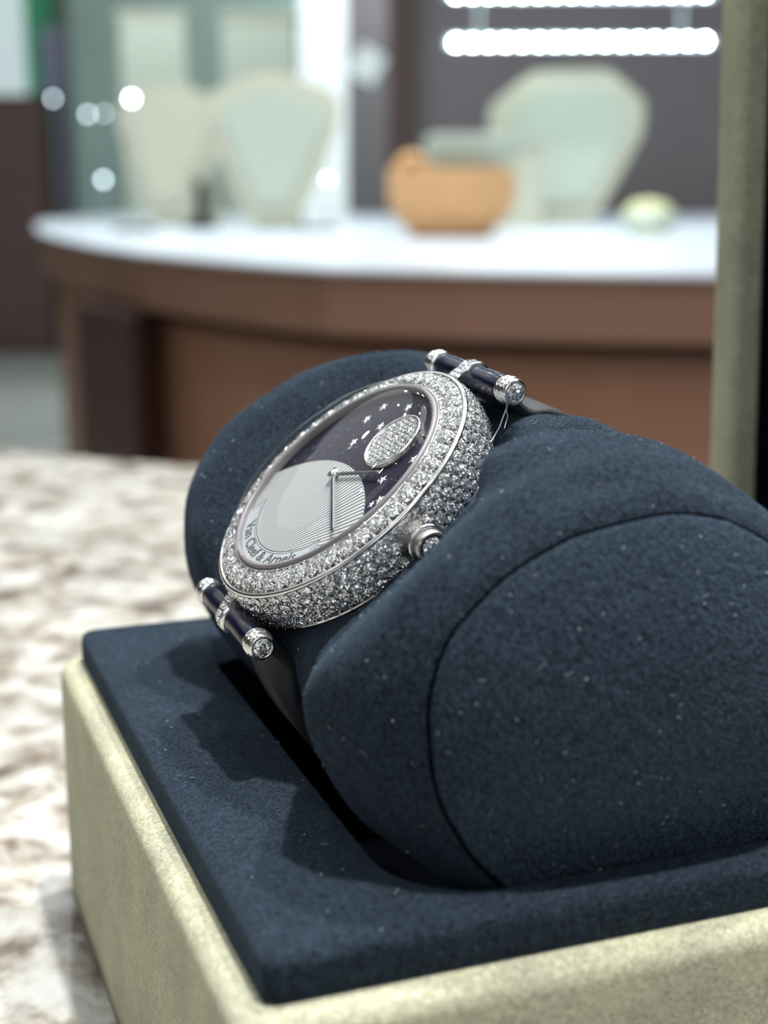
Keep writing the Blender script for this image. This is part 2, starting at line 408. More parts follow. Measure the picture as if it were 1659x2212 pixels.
for k in range(0, 7):
    t = PI / 2 * k / 6; i = 1.5 * math.sin(t); R.append((rrect(HX0 - 1.5 + i, HY0 - 1.2 + i, HX1 + 1.5 - i, HY1 + 1.2 - i, HR), 44.5 - 1.5 * (1 - math.cos(t))))
R.append((rrect(HX0, HY0 + .3, HX1, HY1 - .3, HR), 39))
pad = loft('padded_insert', R, 'navy', bx, False, False)
well = loft('well_shade', [(rrect(HX0 - .2, HY0 + .1, HX1 + .2, HY1 - .1, HR), 41.5), (rrect(HX0, HY0 + .3, HX1, HY1 - .3, HR), 30), (rrect(HX0, HY0 + .3, HX1, HY1 - .3, HR), 6)], 'liner', bx, False, True); well['label'] = 'black sheet for the deep shade in the well under the pillow'; tag(pad, 'navy suede padded insert')  # black surface put in for the deep shade below the pillow
# lid standing open at the right side: shallow tray, cream rim round a black lining
lid = empty('lid', Matrix.Translation((114.5 * MM, 0, 38 * MM)) @ Matrix.Rotation(math.radians(-1.6), 4, 'Y'), parent=bx)
LH = 128
lx = []  # in lid plane: u along y (away), v up; depth along +x
def lid_ring(i, x): return [(x, p[0], p[1]) for p in rrect(-O + i, 0 + i, D + O - i, LH - i, 3.0, 6, 6)]
rings = [lid_ring(0, 24), lid_ring(0, 3)]
for k in range(1, 6):
    t = PI / 2 * k / 5; rings.append(lid_ring(3 * (1 - math.cos(t)), 3 - 3 * math.sin(t)))
rings.append(lid_ring(7, 0))
for k in range(1, 5):
    t = PI / 2 * k / 4; rings.append(lid_ring(7 + 2 * math.sin(t), 2 * (1 - math.cos(t))))
rings.append(lid_ring(9, 20))
n = len(rings[0]); v = [(a * MM, b * MM, c * MM) for r in rings for a, b, c in r]
f = [t[::-1] for t in grid_faces(len(rings), n)]; f.append(tuple(range(n)))
mesh_obj('lid_shell', v, f, 'cream', lid, True)
bm = box_bm((4 * MM, 6.2 * MM, 9.2 * MM), (20 * MM, (D - 6.2) * MM, (LH - 9.2) * MM), 1 * MM)
o = bm_obj('lining', bm, 'liner', lid); o['label'] = 'black lining of the lid'
nl = [lid_ring(9.6, 0.6)[i] for i in range(n)]
v = [(a * MM, b * MM, c * MM) for r in (lid_ring(8.85, 1.2), lid_ring(8.95, 19)) for a, b, c in r]
mesh_obj('lining_wall', v, [t[::-1] for t in grid_faces(2, n)], 'liner', lid, True)

# ------------------------------------------------------------------ pillow (axis along the box's depth)
pl_root = empty('watch_pillow', frame(E_, A_, (0, 0, 1), C0 * MM + Vector((0, 0, PAD * MM)))); tag(pl_root, 'navy suede pillow with seamed round ends holding the watch', 'pillow')
# key sections: y, (centre x, centre z, left, right, up, down)
KEY = [(7.0, (43, 17, 25.0, 25, 19.6, 25)), (9, (43, 17.5, 26.8, 25.4, 21.0, 26)), (13, (42.5, 18.5, 30.0, 25.5, 22.6, 28)), (19, (42, 19.5, 32.6, 25.3, 22.9, 28.5)),
       (25, (42, 19, 31.0, 26.5, 22.9, 28)), (30, (42, 17, 28.5, 27, 25.0, 27)), (34, (42, 15.5, 26.5, 27, 27.2, 26)), (40, (42, 15, 26.3, 26.5, 27.0, 26)), (58, (42, 15, 26.3, 25, 25.8, 26)),
       (66, (42, 17, 28.0, 24, 26.2, 27)), (76, (42, 19.5, 30.3, 22.5, 25.6, 29)), (85, (42, 19, 29.5, 22, 24, 28.5)), (91, (42, 17.5, 26, 20, 20.5, 27))]
def sect(y):
    for (y0, a), (y1, b) in zip(KEY, KEY[1:]):
        if y <= y1:
            t = max(0, (y - y0) / (y1 - y0)); t = t * t * (3 - 2 * t) * 0.5 + t * 0.5
            return [p * (1 - t) + q * t for p, q in zip(a, b)]
    return list(KEY[-1][1])
WC = Vector((24.26, 49.95, 32.7)); WN = Vector((-0.649, -0.058, 0.758)).normalized()
def pil(phi, y, s=1.0, off=0.0):
    cx, cz, l, r, u, d = sect(y)
    c, q = math.cos(phi), math.sin(phi)
    off = off + math.exp(-abs(y - 7.0) / 4) * (0.16 * math.sin(5 * phi + 1) + 0.08 * math.sin(9 * phi + 2) + 0.05 * math.sin(17 * phi))
    hx = r if c > 0 else l; hz = u if q > 0 else d
    e = 2.08 if c < 0 and q > 0 else (1.85 if c > 0 else 1.9); k = (abs(c) ** e + abs(q) ** e) ** (-1 / e)
    x = cx + c * k * hx * s + c * off; z = cz + q * k * hz * s + q * off
    if s > 0.6:
        # groove of cloth running from beside the watch over the top
                # flat seat pressed in by the watch and its strap
        h = (x - WC.x) * WN.x + (y - WC.y) * WN.y * 0 + (z - WC.z) * WN.z
        rr = WC.y - y if y < WC.y else (y - WC.y) * 0.96
        LT = ((0, -6.9), (15.5, -6.9), (18, -6.2), (20.5, -5.8), (25, -3.8), (30, -1.1), (36, 1.6), (45, 3.5)) if y < WC.y else ((0, -6.9), (15.5, -6.9), (19, -5.6), (24, -1), (30, 4), (45, 12))
        lim = np.interp(rr, [a[0] for a in LT], [a[1] for a in LT]) + off
        if y < WC.y:
            q2 = (x - WC.x) * 0.76 + (z - WC.z) * 0.65
            su = max(0.0, min(1.0, (q2 - 5.0) / 7.0)); su = su * su * (3 - 2 * su)
            lim += 5.0 * su * max(0.0, min(1.0, (rr - 18) / 4.0)) * max(0.0, min(1.0, (34 - rr) / 6.0))
        kk = 1.6; dd = h - lim
        dd = kk * math.log1p(math.exp(max(-30, min(30, dd / kk)))) if dd < 25 else dd
        x -= WN.x * dd; z -= WN.z * dd
        g = math.exp(-((y - 28.3) / 1.7) ** 2) * max(0, 1 - (abs(math.degrees(phi) - 100) / 36) ** 2)
        x -= c * 4.4 * g; z -= q * 4.4 * g
    return x, z
# outer tube, tucked in at both seams
def tube_rows():
    return [7.0 + t for t in (0, 0.15, 0.4, 0.8, 1.3, 2)] + list(np.linspace(10, 88, 105)) + [91 - t for t in (2, 1.3, 0.8, 0.4, 0.15, 0)]
ys = tube_rows(); nphi = 300; v = []
def tuck(y):
    d = min(y - 7.0, 91 - y); return 1.5 * math.exp(-(d / 0.36))
for y in ys:
    for j in range(nphi):
        phi = -PI + 2 * PI * j / nphi
        w = 0.12 * math.sin(phi * 7 + y * 0.33) + 0.08 * math.sin(phi * 13 - y * 0.5)
        x, z = pil(phi, y, 1.0, w - tuck(y)); v.append((x * MM, y * MM, z * MM))
tube = mesh_obj('pillow_tube', v, [t[::-1] for t in grid_faces(len(ys), nphi)], 'navy', pl_root, True)
def end_cap(name, y0, sgn):
    v = []; S = [1.0, 0.995, 0.985, 0.965, 0.94, 0.90, 0.85] + list(np.linspace(0.8, 0.04, 22))
    for s in S:
        e = max(0, 1 - s); bulge = 5.6 * (1 - s ** 2.4) ** 0.85
        tk = 1.5 * math.exp(-(e / 0.011))
        for j in range(nphi):
            phi = -PI + 2 * PI * j / nphi
            x, z = pil(phi, y0, s, -tk); bz = max(0.0, min(1.0, (z + 1.5) / 15.0)); bz = 0.12 + 0.88 * bz * bz * (3 - 2 * bz)
            v.append((x * MM, (y0 - sgn * (bulge * bz - 0.2)) * MM, z * MM))
    f = grid_faces(len(S), nphi); f.append(tuple((len(S) - 1) * nphi + j for j in range(nphi)))
    if sgn < 0: f = [t[::-1] for t in f]
    return mesh_obj(name, v, f, 'navy', pl_root, True)
cap_near = end_cap('end_panel', 7.0, 1); cap_far = end_cap('end_panel', 91.0, -1)

for y0 in (7.0, 91.0):
    bm = bmesh.new(); ring_ = []
    for j in range(181):
        phi = -PI + 2 * PI * j / 180; x, z = pil(phi, y0, 1.0, -0.55); ring_.append((x * MM, (y0 + (0.05 if y0 < 50 else -0.05)) * MM, z * MM))
    bm_tube(bm, ring_, 0.2 * MM, 5, False); o = bm_obj('seam', bm, 'liner', pl_root, True); o['label'] = 'dark sewn seam'

# ------------------------------------------------------------------ watch
XW = Vector((0.38379834, -0.92235814, -0.0442074)); YW = Vector((0.71182997, 0.26502207, 0.6504317)); NW = XW.cross(YW)
CW = Vector((-5.5, 174, 113.5 - 36.3))
WATCH = frame(XW, YW, NW, CW * MM)
wt = empty('wristwatch', WATCH); tag(wt, 'round white gold diamond wristwatch with star and moon dial', 'watch')
def sc(prof): return [(r * MM, z * MM) for r, z in prof]
case = lathe('watch_case', sc([(0, -6.9), (15, -6.9), (17.4, -6.5), (18.25, -6.1), (18.5, -5.9), (18.55, -5.7), (18.2, -5.55), (18.35, -5.2), (18.75, -4.2), (18.85, -3.0), (18.8, -1.6), (18.55, -0.5), (18.45, -0.35)]), 160, 'setting', wt)
case_rim = lathe('case_rim', sc([(18.3, -0.5), (18.72, -0.42), (18.86, -0.22), (18.82, 0.0), (18.62, 0.14), (18.36, 0.16), (18.2, 0.02)]), 160, 'gold', case)
back_rim = lathe('back_rim', sc([(18.0, -6.4), (18.5, -6.25), (18.68, -6.0), (18.68, -5.75), (18.5, -5.6), (18.2, -5.55)]), 160, 'gold', case)
bez = lathe('bezel', sc([(18.3, -0.1), (18.1, -0.12), (16.9, 0.38), (15.6, 0.72), (15.4, 0.70), (15.3, 0.2)]), 160, 'gold', wt)
lathe('bezel_edge', sc([(15.55, 0.7), (15.52, 0.92), (15.42, 0.95), (15.34, 0.9), (15.32, 0.5)]), 160, 'gold', bez)

# one round brilliant, unit radius, table up
def brilliant():
    bm = bmesh.new(); T = []; S = []; G = []
    for k in range(8):
        a = 2 * PI * k / 8; T.append(bm.verts.new((0.56 * math.cos(a), 0.56 * math.sin(a), 0.34)))
    for k in range(8):
        a = 2 * PI * (k + .5) / 8; S.append(bm.verts.new((0.80 * math.cos(a), 0.80 * math.sin(a), 0.19)))
    for k in range(16):
        a = 2 * PI * k / 16; G.append(bm.verts.new((math.cos(a), math.sin(a), 0.0)))
    B = bm.verts.new((0, 0, -0.75))
    bm.faces.new(T)
    for k in range(8):
        k1 = (k + 1) % 8
        bm.faces.new((T[k], S[k], T[k1]))
        bm.faces.new((S[k - 1], G[2 * k], S[k], T[k]))
        bm.faces.new((S[k], G[2 * k], G[2 * k + 1])); bm.faces.new((S[k], G[2 * k + 1], G[(2 * k + 2) % 16]))
    for k in range(16): bm.faces.new((G[k], B, G[(k + 1) % 16]))
    me = bpy.data.meshes.new('diamond'); bm.normal_update(); bm.to_mesh(me); bm.free(); return me
def gem_mesh(r):
    me = brilliant(); me.transform(Matrix.Diagonal((r * MM, r * MM, r * MM, 1))); me.materials.append(MAT['diamond']); return me
def gem_at(me, pos, nrm, parent, spin=None, name='diamond'):
    o = bpy.data.objects.new(name, me); COL.objects.link(o); o.parent = parent
    q = Vector(nrm).normalized().to_track_quat('Z', 'Y').to_matrix().to_4x4()
    j = Matrix.Rotation(random.uniform(-.06, .06), 4, 'X') @ Matrix.Rotation(random.uniform(-.06, .06), 4, 'Y')
    o.matrix_local = Matrix.Translation(Vector(pos) * MM) @ q @ j @ Matrix.Rotation(random.uniform(0, 6) if spin is None else spin, 4, 'Z')
    return o
def gems_joined(name, r, places, parent):
    base = brilliant(); bv = np.array([v.co[:] for v in base.vertices]) * r; bf = [tuple(p.vertices) for p in base.polygons]
    V = []; Fc = []
    for pos, nrm in places:
        q = Vector(nrm).normalized().to_track_quat('Z', 'Y').to_matrix() @ Matrix.Rotation(random.uniform(0, 6), 3, 'Z') @ Matrix.Rotation(random.uniform(-.2, .2), 3, 'X')
        k = len(V)
        for p in bv: w = q @ Vector(p) + Vector(pos); V.append((w * MM)[:])
        Fc += [tuple(i + k for i in t) for t in bf]
    o = mesh_obj(name, V, Fc, 'diamond', parent); return tag(o, kind='stuff')
def polar(r, t, z): return Vector((r * math.cos(t), r * math.sin(t), z))
beads = []   # small setting grains
# bezel stones in a single row
gb = gem_mesh(1.17); NB = 46
bn = lambda t: Vector((math.cos(t) * 0.33, math.sin(t) * 0.33, 1))
sep = bmesh.new()
for k in range(NB):
    t = 2 * PI * k / NB + 0.02
    gem_at(gb, polar(16.92, t, 0.55), bn(t), bez)
    t2 = t + PI / NB
    for rr, zz in ((18.0, 0.30), (17.7, 0.42), (15.75, 0.98), (16.05, 0.92)): beads.append((bez, polar(rr, t2, zz), 0.17))
    for (rr, zz) in ((18.12, 0.14),): beads.append((bez, polar(rr, t, zz), 0.12))
# flank stones in four staggered rows
gf = gem_mesh(0.81); rest = []
FR = [(18.82, -1.12, 0.22), (19.0, -2.42, 0.07), (19.0, -3.72, -0.08), (18.76, -4.98, -0.28)]
NF = 67
for i, (rr, zz, tilt) in enumerate(FR):
    for k in range(NF):
        t = 2 * PI * (k + 0.5 * (i % 2)) / NF
        dg = (math.degrees(t) + 180) % 360 - 180
        if abs(zz + 3.0) < 2.4 and abs(dg) < 5.8: continue
        p = polar(rr, t, zz); nn = Vector((math.cos(t), math.sin(t), tilt))
        if -128 < dg < 72: gem_at(gf, p, nn, case)
        else: rest.append((p, nn))
        t2 = t + PI / NF
        if -135 < dg < 80:
            beads.append((case, polar(rr + 0.12, t2, zz), 0.13))
            beads.append((case, polar(rr + 0.10, t, zz + 0.74), 0.13)); beads.append((case, polar(rr + 0.10, t + 0.011, zz - 0.70), 0.11))
gems_joined('far_side_diamonds', 0.66, rest, case)
def bead_mesh(name, items, parent, mat='gold'):
    bm = bmesh.new(); bmesh.ops.create_icosphere(bm, subdivisions=1, radius=1)
    bv = np.array([v.co[:] for v in bm.verts]); bf = [tuple(v.index for v in f.verts) for f in bm.faces]; bm.free()
    V = []; Fc = []
    for p, r in items:
        k = len(V); V += [((np.array(p) + q * r) * MM) for q in bv]; Fc += [tuple(i + k for i in t) for t in bf]
    return tag(mesh_obj(name, V, Fc, mat, parent, True), kind='stuff')
bead_mesh('setting_grains', [(p, r) for o, p, r in beads if o is bez], bez)
bead_mesh('setting_grains', [(p, r) for o, p, r in beads if o is case], case)

# dial: night sky disc, guilloche horizon, banner, lettering
DZ = 0.42; RD = 14.62
HC = Vector((0.2, -18.2)); HR2 = 20.2
dial = lathe('dial', sc([(0, DZ - 0.25), (RD + .6, DZ - 0.25)]), 96, 'aventurine', wt, flip=True)
dial['label'] = 'dark blue glittering night sky disc'
dial.data.flip_normals()
pts = []
def on_h(x): return HC.y + math.sqrt(HR2 ** 2 - (x - HC.x) ** 2)
xs = [x for x in np.linspace(-RD, RD, 600) if x * x + on_h(x) ** 2 <= RD * RD]
for x in np.linspace(xs[0], xs[-1], 60): pts.append((x, on_h(x)))
aR = math.atan2(on_h(xs[-1]), xs[-1]); aL = math.atan2(on_h(xs[0]), xs[0]);
aL = aL - 2 * PI if aL > 0 else aL
for k in range(1, 80): a = aR + (aL - aR) * k / 80; pts.append((RD * math.cos(a), RD * math.sin(a)))
pts = pts[::-1]
bm = prism(bmesh.new(), [(p[0] * MM, p[1] * MM) for p in pts], (DZ - 0.2) * MM, (DZ + 0.02) * MM)
o = bm_obj('horizon_disc', bm, 'guilloche', wt); o['label'] = 'silver engraved horizon disc'
# banner
def arcband(r0, r1, a0, a1, n=48): 
    return [(r0 * math.cos(math.radians(a0 + (a1 - a0) * i / n)), r0 * math.sin(math.radians(a0 + (a1 - a0) * i / n))) for i in range(n + 1)] + \
           [(r1 * math.cos(math.radians(a1 + (a0 - a1) * i / n)), r1 * math.sin(math.radians(a1 + (a0 - a1) * i / n))) for i in range(n + 1)]
def band_obj(name, r0, r1, a0, a1, z0, z1, mat, parent, e0=0, e1=0, n=48):
    bm = bmesh.new(); lo = []; hi = []
    for i in range(n + 1):
        t = i / n
        ai = math.radians((a0 + e0) * (1 - t) + (a1 - e1) * t); ao = math.radians(a0 * (1 - t) + a1 * t)
        lo.append((r0 * math.cos(ai), r0 * math.sin(ai))); hi.append((r1 * math.cos(ao), r1 * math.sin(ao)))
    vv = [[bm.verts.new((p[0] * MM, p[1] * MM, z * MM)) for p in L] for L in (lo, hi) for z in (z0, z1)]
    l0, l1, h0, h1 = vv
    for i in range(n):
        bm.faces.new((l1[i], h1[i], h1[i + 1], l1[i + 1])); bm.faces.new((l0[i], l1[i], l1[i + 1], l0[i + 1])); bm.faces.new((h1[i], h0[i], h0[i + 1], h1[i + 1]))
    bm.faces.new((l0[0], h0[0], h1[0], l1[0])); bm.faces.new((l0[n], l1[n], h1[n], h0[n]))
    return bm_obj(name, bm, mat, parent)
B0, B1 = -139, -41
ban = band_obj('banner', 12.2, 14.6, B0, B1, DZ, DZ + 0.14, 'pearl', wt, -4, -4); ban['label'] = 'white name banner'
band_obj('banner_line', 12.22, 12.34, B0 - 3.6, B1 + 3.6, DZ + 0.14, DZ + 0.155, 'ink', ban)
band_obj('banner_line', 12.55, 12.62, B0 + 1.4, B1 - 1.4, DZ + 0.14, DZ + 0.155, 'ink', ban)
for aa in (B0, B1):
    s = 1 if aa == B0 else -1
    for off, wd in ((0.2, .5), (2.6, .3)):
        a_ = aa + s * off; bm = bmesh.new()
        q = [(12.25, a_ - s * 3.6), (12.25, a_ - s * (3.6 - wd)), (14.4, a_ + s * wd), (14.4, a_)]
        vv = [bm.verts.new((r * math.cos(math.radians(t)) * MM, r * math.sin(math.radians(t)) * MM, (DZ + 0.157) * MM)) for r, t in q]
        bm.faces.new(vv); bm.normal_update(); bm_obj('banner_line', bm, 'ink', ban)
# lettering along the banner
text = 'Van Cleef & Arpels'
def glyph(ch, size):
    cu = bpy.data.curves.new('letter', 'FONT'); cu.body = ch; cu.size = size; cu.extrude = 0.00001; cu.resolution_u = 3; cu.offset = 0.000018
    ob = bpy.data.objects.new('letter_tmp', cu); COL.objects.link(ob)
    dg = bpy.context.evaluated_depsgraph_get(); me = bpy.data.meshes.new_from_object(ob.evaluated_get(dg))
    bpy.data.objects.remove(ob); bpy.data.curves.remove(cu); return me
size = 2.1 * MM; RT = 14.12; SPAN = 17.6 * MM
me = glyph(text, size)
xs_ = [v.co.x for v in me.vertices]; x0_, x1_ = min(xs_), max(xs_)
for vv in me.vertices:
    ang = -PI / 2 + ((vv.co.x - x0_) / (x1_ - x0_) * SPAN - SPAN * 0.49) / (13.6 * MM); r_ = RT * MM - vv.co.y
    vv.co = (r_ * math.cos(ang), r_ * math.sin(ang), (DZ + 0.165) * MM + vv.co.z)
bml = bmesh.new(); bml.from_mesh(me); bpy.data.meshes.remove(me)
bm_obj('lettering', bml, 'ink', ban)
# moon set with small stones
mc = Vector((4.25, 7.45))
moon = lathe('diamond_moon', sc([(0, 0.30), (3.85, 0.30), (3.98, 0.42), (4.1, 0.42), (4.2, 0.30), (4.2, -0.3)]), 64, 'setting', wt, xf=Matrix.Translation((mc.x * MM, mc.y * MM, DZ * MM)), flip=True)
moon.data.flip_normals(); moon['label'] = 'pave diamond moon'
lathe('moon_rim', sc([(3.8, 0.30), (3.86, 0.5), (4.05, 0.55), (4.2, 0.45), (4.22, 0.2)]), 64, 'gold', moon, xf=Matrix.Translation((mc.x * MM, mc.y * MM, DZ * MM)))
pm = []
for i in range(-8, 9):
    for j in range(-8, 9):
        x = i * 0.66 + (j % 2) * 0.33; y = j * 0.57
        if x * x + y * y < 3.55 ** 2: pm.append((Vector((mc.x + x, mc.y + y, DZ + 0.36)), (random.uniform(-.15, .15), random.uniform(-.15, .15), 1)))
gems_joined('moon_diamonds', 0.31, pm, moon)
# stars
stars = [(-6.0, 11.0), (-0.6, 12.4), (-6.8, 8.5), (-2.3, 8.5), (-4.5, 4.95), (10.9, 6.8), (9.05, 2.75), (12.3, 0.55), (11.7, -0.45)]
sm = bmesh.new(); sp_ = []
for k in range(10):
    a = PI / 2 + k * PI / 5; r = (0.80 if k % 2 == 0 else 0.33) * MM; sp_.append((r * math.cos(a), r * math.sin(a)))
a = [sm.verts.new((p[0], p[1], 0)) for p in sp_]; c = sm.verts.new((0, 0, 0.16 * MM))
for k in range(10): sm.faces.new((a[k], a[(k + 1) % 10], c))
star_me = bpy.data.meshes.new('star'); sm.to_mesh(star_me); sm.free(); star_me.materials.append(MAT['silver'])
for i, (x, y) in enumerate(stars):
    o = bpy.data.objects.new('star', star_me); COL.objects.link(o); o.parent = wt
    o.location = (x * MM, y * MM, (DZ - 0.2) * MM); o.rotation_euler = (0, 0, random.uniform(-.5, .5)); 
    if i == 8: o.scale = (0.75,) * 3
gd = gem_mesh(0.22)
for x, y in ((-2.9, 12.1), (1.1, 4.6), (-3.9, 4.0), (-1.0, 7.4), (8.3, 9.9)): gem_at(gd, (x, y, DZ - 0.1), (0, 0, 1), wt, name='dial_diamond')
# hands
def hand(name, ang, L, w, z):
    bm = bmesh.new(); h = 0.11
    o_ = [(-0.9, -w), (L - 0.7, -w), (L, 0), (L - 0.7, w), (-0.9, w)]
    X = Matrix.Rotation(ang, 4, 'Z')
    lo = [bm.verts.new(X @ Vector((p[0] * MM, p[1] * MM, z * MM))) for p in o_]
    r0 = bm.verts.new(X @ Vector((-0.9 * MM, 0, (z + h) * MM))); r1 = bm.verts.new(X @ Vector(((L - 0.7) * MM, 0, (z + h) * MM)))
    bm.faces.new((lo[0], lo[1], r1, r0)); bm.faces.new((lo[1], lo[2], r1)); bm.faces.new((lo[2], lo[3], r1)); bm.faces.new((lo[3], lo[4], r0, r1)); bm.faces.new((lo[4], lo[0], r0)); bm.faces.new(lo[::-1])
    return bm_obj(name, bm, 'hand', wt)
hand('hour_hand', math.atan2(3.31, 8.89), 9.3, 0.32, 0.95)
hand('minute_hand', math.atan2(-5.92, 11.94), 13.2, 0.30, 1.15)
lathe('hand_hub', sc([(0, 1.55), (0.3, 1.5), (0.42, 1.36), (0.78, 1.30), (0.8, 1.0), (0.8, 0.9), (0.4, 0.85), (0.35, 0.3)]), 24, 'gold', wt, flip=True)
# sapphire crystal and its polished edge
ring = lathe('crystal_edge', sc([(14.6, 0.3), (14.62, 1.1), (14.72, 1.26), (15.05, 1.32), (15.22, 1.22), (15.28, 0.9), (15.28, 0.4)]), 160, 'glassring', wt)
ring.data.flip_normals()
cr = lathe('crystal', sc([(14.95, 1.35), (14.9, 2.0), (14.6, 2.6), (14.0, 3.1), (12.8, 3.6), (11, 4.05), (8.5, 4.45), (6, 4.68), (3, 4.8), (0.01, 4.84)]), 128, 'crystal', wt)
# winding crown at three o'clock
crown = lathe('crown', sc([(0.0, -3.0), (1.3, -3.0), (1.75, -1.0), (1.9, -0.6)] + [(1.9, 0.0), (1.85, 0.5), (1.6, 0.62), (1.42, 0.5), (1.40, 0.3), (0.0, 0.25)]), 48, 'setting', wt, xf=Matrix.Translation((21.5 * MM, 0.3 * MM, -3.8 * MM)) @ Matrix.Rotation(PI / 2, 4, 'Y'))
lathe('crown_collar', sc([(2.05, -1.3), (2.25, -1.2), (2.3, -0.9), (2.1, -0.75), (1.95, -0.8)]), 48, 'gold', crown, xf=Matrix.Translation((21.5 * MM, 0.3 * MM, -3.8 * MM)) @ Matrix.Rotation(PI / 2, 4, 'Y'))
gem_at(gem_mesh(1.28), (22.05, 0.3, -3.8), (1, 0, 0), crown)

# lugs: enamelled bar with two gold ends, diamonds at the tips, set link in the middle
def lug(y, z, outward):
    root = lathe('lug_bar', sc([(1.1, -9.6), (1.55, -8.4), (1.6, -5), (1.5, -1.2), (1.5, 1.2), (1.6, 5), (1.55, 8.4), (1.1, 9.6)]), 40, 'enamel', wt)
    root.matrix_local = Matrix.Translation((0, y * MM, z * MM)) @ Matrix.Rotation(PI / 2, 4, 'Y'); root['label'] = 'dark blue enamel bar with gold ends'
    for s in (-1, 1):
        pr_ = [(1.0, 8.9), (1.6, 8.95), (1.74, 9.15), (1.74, 9.4), (1.6, 9.55), (1.6, 9.7), (1.76, 9.85), (1.8, 10.1), (1.74, 10.35), (1.6, 10.5), (1.6, 10.65), (1.66, 10.8), (1.58, 11.1), (1.36, 11.35), (1.2, 11.42), (1.15, 11.2), (0, 11.2)]
        e = lathe('bar_end', sc([(r, zz * s) for r, zz in pr_]), 40, 'gold', root, flip=(s < 0))
        gem_at(gem_mesh(1.15), (0, 0, 11.4 * s), (0, 0, s), root)
    # centre loop round the bar
    lp = lathe('centre_loop', sc([(1.45, -1.15), (1.86, -1.1), (2.0, -0.9), (1.92, -0.7), (1.92, 0.7), (2.0, 0.9), (1.86, 1.1), (1.45, 1.15)]), 40, 'gold', root)
    pm = []
    for k in range(15):
        a = 2 * PI * k / 15
        for q in (-0.35, 0.35): pm.append((Vector((1.95 * math.cos(a + q * .6), 1.95 * math.sin(a + q * .6), q)), (math.cos(a), math.sin(a), 0)))
    gems_joined('loop_diamonds', 0.33, pm, root)
    return root
for y, z in ((21.1, -2.6), (-20.75, -3.4)):
    lug(y, z, 1 if y > 0 else -1)
    # tapered link from case to bar, pave set
    s = 1 if y > 0 else -1
    y0, y1 = 17.6, abs(y) - 0.2; bm = bmesh.new()
    sec = []
    for t in np.linspace(0, 1, 9):
        yy = y0 + (y1 - y0) * t; hw = 1.5 - 0.4 * t; zt = -1.1 * (1 - t) + (z + 1.85) * t + 0.35 * math.sin(PI * t); zb = -4.2 * (1 - t) + (z - 0.8) * t
        sec.append([bm.verts.new((a * MM, s * yy * MM, b * MM)) for a, b in ((-hw, zb), (hw, zb), (hw, zt - .15), (hw - .2, zt), (-hw + .2, zt), (-hw, zt - .15))])
    for a, b in zip(sec, sec[1:]):
        for j in range(6): bm.faces.new((a[j], a[(j + 1) % 6], b[(j + 1) % 6], b[j]))
    bm.faces.new(sec[0]); bm.faces.new(sec[-1][::-1])
    bmesh.ops.recalc_face_normals(bm, faces=bm.faces)
    lk = bm_obj('lug_link', bm, 'gold', wt)
    pm = []
    for i, t in enumerate(np.linspace(0.25, 0.95, 4)):
        yy = y0 + (y1 - y0) * t; zt = -1.1 * (1 - t) + (z + 1.85) * t + 0.35 * math.sin(PI * t)
        for q in (-.62, 0, .62): pm.append((Vector((q, s * yy, zt + .02)), (0, s * 0.3, 1)))
    gems_joined('link_diamonds', 0.33, pm, lk)
# strap: satin band from each bar round the pillow
def box_to_watch(p):   # pillow frame (mm, z from pad top) to watch frame
    w = C0 + E_ * p[0] + A_ * p[1] + Vector((0, 0, p[2] + PAD)) - CW
    return Vector((w.dot(XW), w.dot(YW), w.dot(NW)))
def strap(name, start, phis, hw=8.4):
    path = [Vector((0, start[0], start[1]))]
    for ph in phis:
        x, z = pil(math.radians(ph), 50.5, 1.0, 0.9); q = box_to_watch((x, 50.5, z)); path.append(Vector((0, q.y, q.z)))
    bm = bmesh.new(); rows = []
    # smooth the path
    P = []
    for i in range(len(path) - 1):
        p0 = path[max(i - 1, 0)]; p1 = path[i]; p2 = path[i + 1]; p3 = path[min(i + 2, len(path) - 1)]
        for k in range(4):
            t = k / 4; P.append(0.5 * ((2 * p1) + (p2 - p0) * t + (2 * p0 - 5 * p1 + 4 * p2 - p3) * t * t + (3 * p1 - p0 - 3 * p2 + p3) * t ** 3))
    P.append(path[-1])
    for i, p in enumerate(P):
        d = (P[min(i + 1, len(P) - 1)] - P[max(i - 1, 0)]).normalized(); nn = Vector((0, -d.z, d.y)); th = 0.55
        r = []
        for a, b in ((-hw, -th), (hw, -th), (hw + .15, 0), (hw, th), (hw * .5, th + .12), (0, th + .16), (-hw * .5, th + .12), (-hw, th), (-hw - .15, 0)):
            r.append(bm.verts.new((p + Vector((a, 0, 0)) + nn * b) * MM))
        rows.append(r)
    for a, b in zip(rows, rows[1:]):
        for j in range(9): bm.faces.new((a[j], a[(j + 1) % 9], b[(j + 1) % 9], b[j]))
    bm.faces.new(rows[0]); bm.faces.new(rows[-1][::-1]); bmesh.ops.recalc_face_normals(bm, faces=bm.faces)
    return bm_obj(name, bm, 'satin', wt, True)
strap('strap', (21.1, -2.8), [84, 76, 66, 54, 40, 24, 8, -10, -28, -46, -60])
strap('strap', (-20.75, -3.6), [-176, -166, -154, -140, -126, -112, -98, -84, -72, -60])
# loose thread hanging from the upper bar
bm = bmesh.new()
th = [(9.4, 20.3, -3.6), (9.9, 19.6, -4.0), (10.2, 18.4, -4.4), (10.7, 17.2, -4.7), (10.9, 16.0, -5.0), (11.6, 14.6, -5.0)]
th = [Vector(p) + Vector((random.uniform(-.12, .12), random.uniform(-.12, .12), 0)) for p in th]
bm_tube(bm, [p * MM for p in th], 0.09 * MM, 5)
bm_tube(bm, [Vector(p) * MM for p in ((10.0, 19.4, -3.9), (11.2, 18.7, -4.2), (12.0, 17.3, -4.6))], 0.05 * MM, 4)
bm_obj('loose_thread', bm, 'lint', wt)

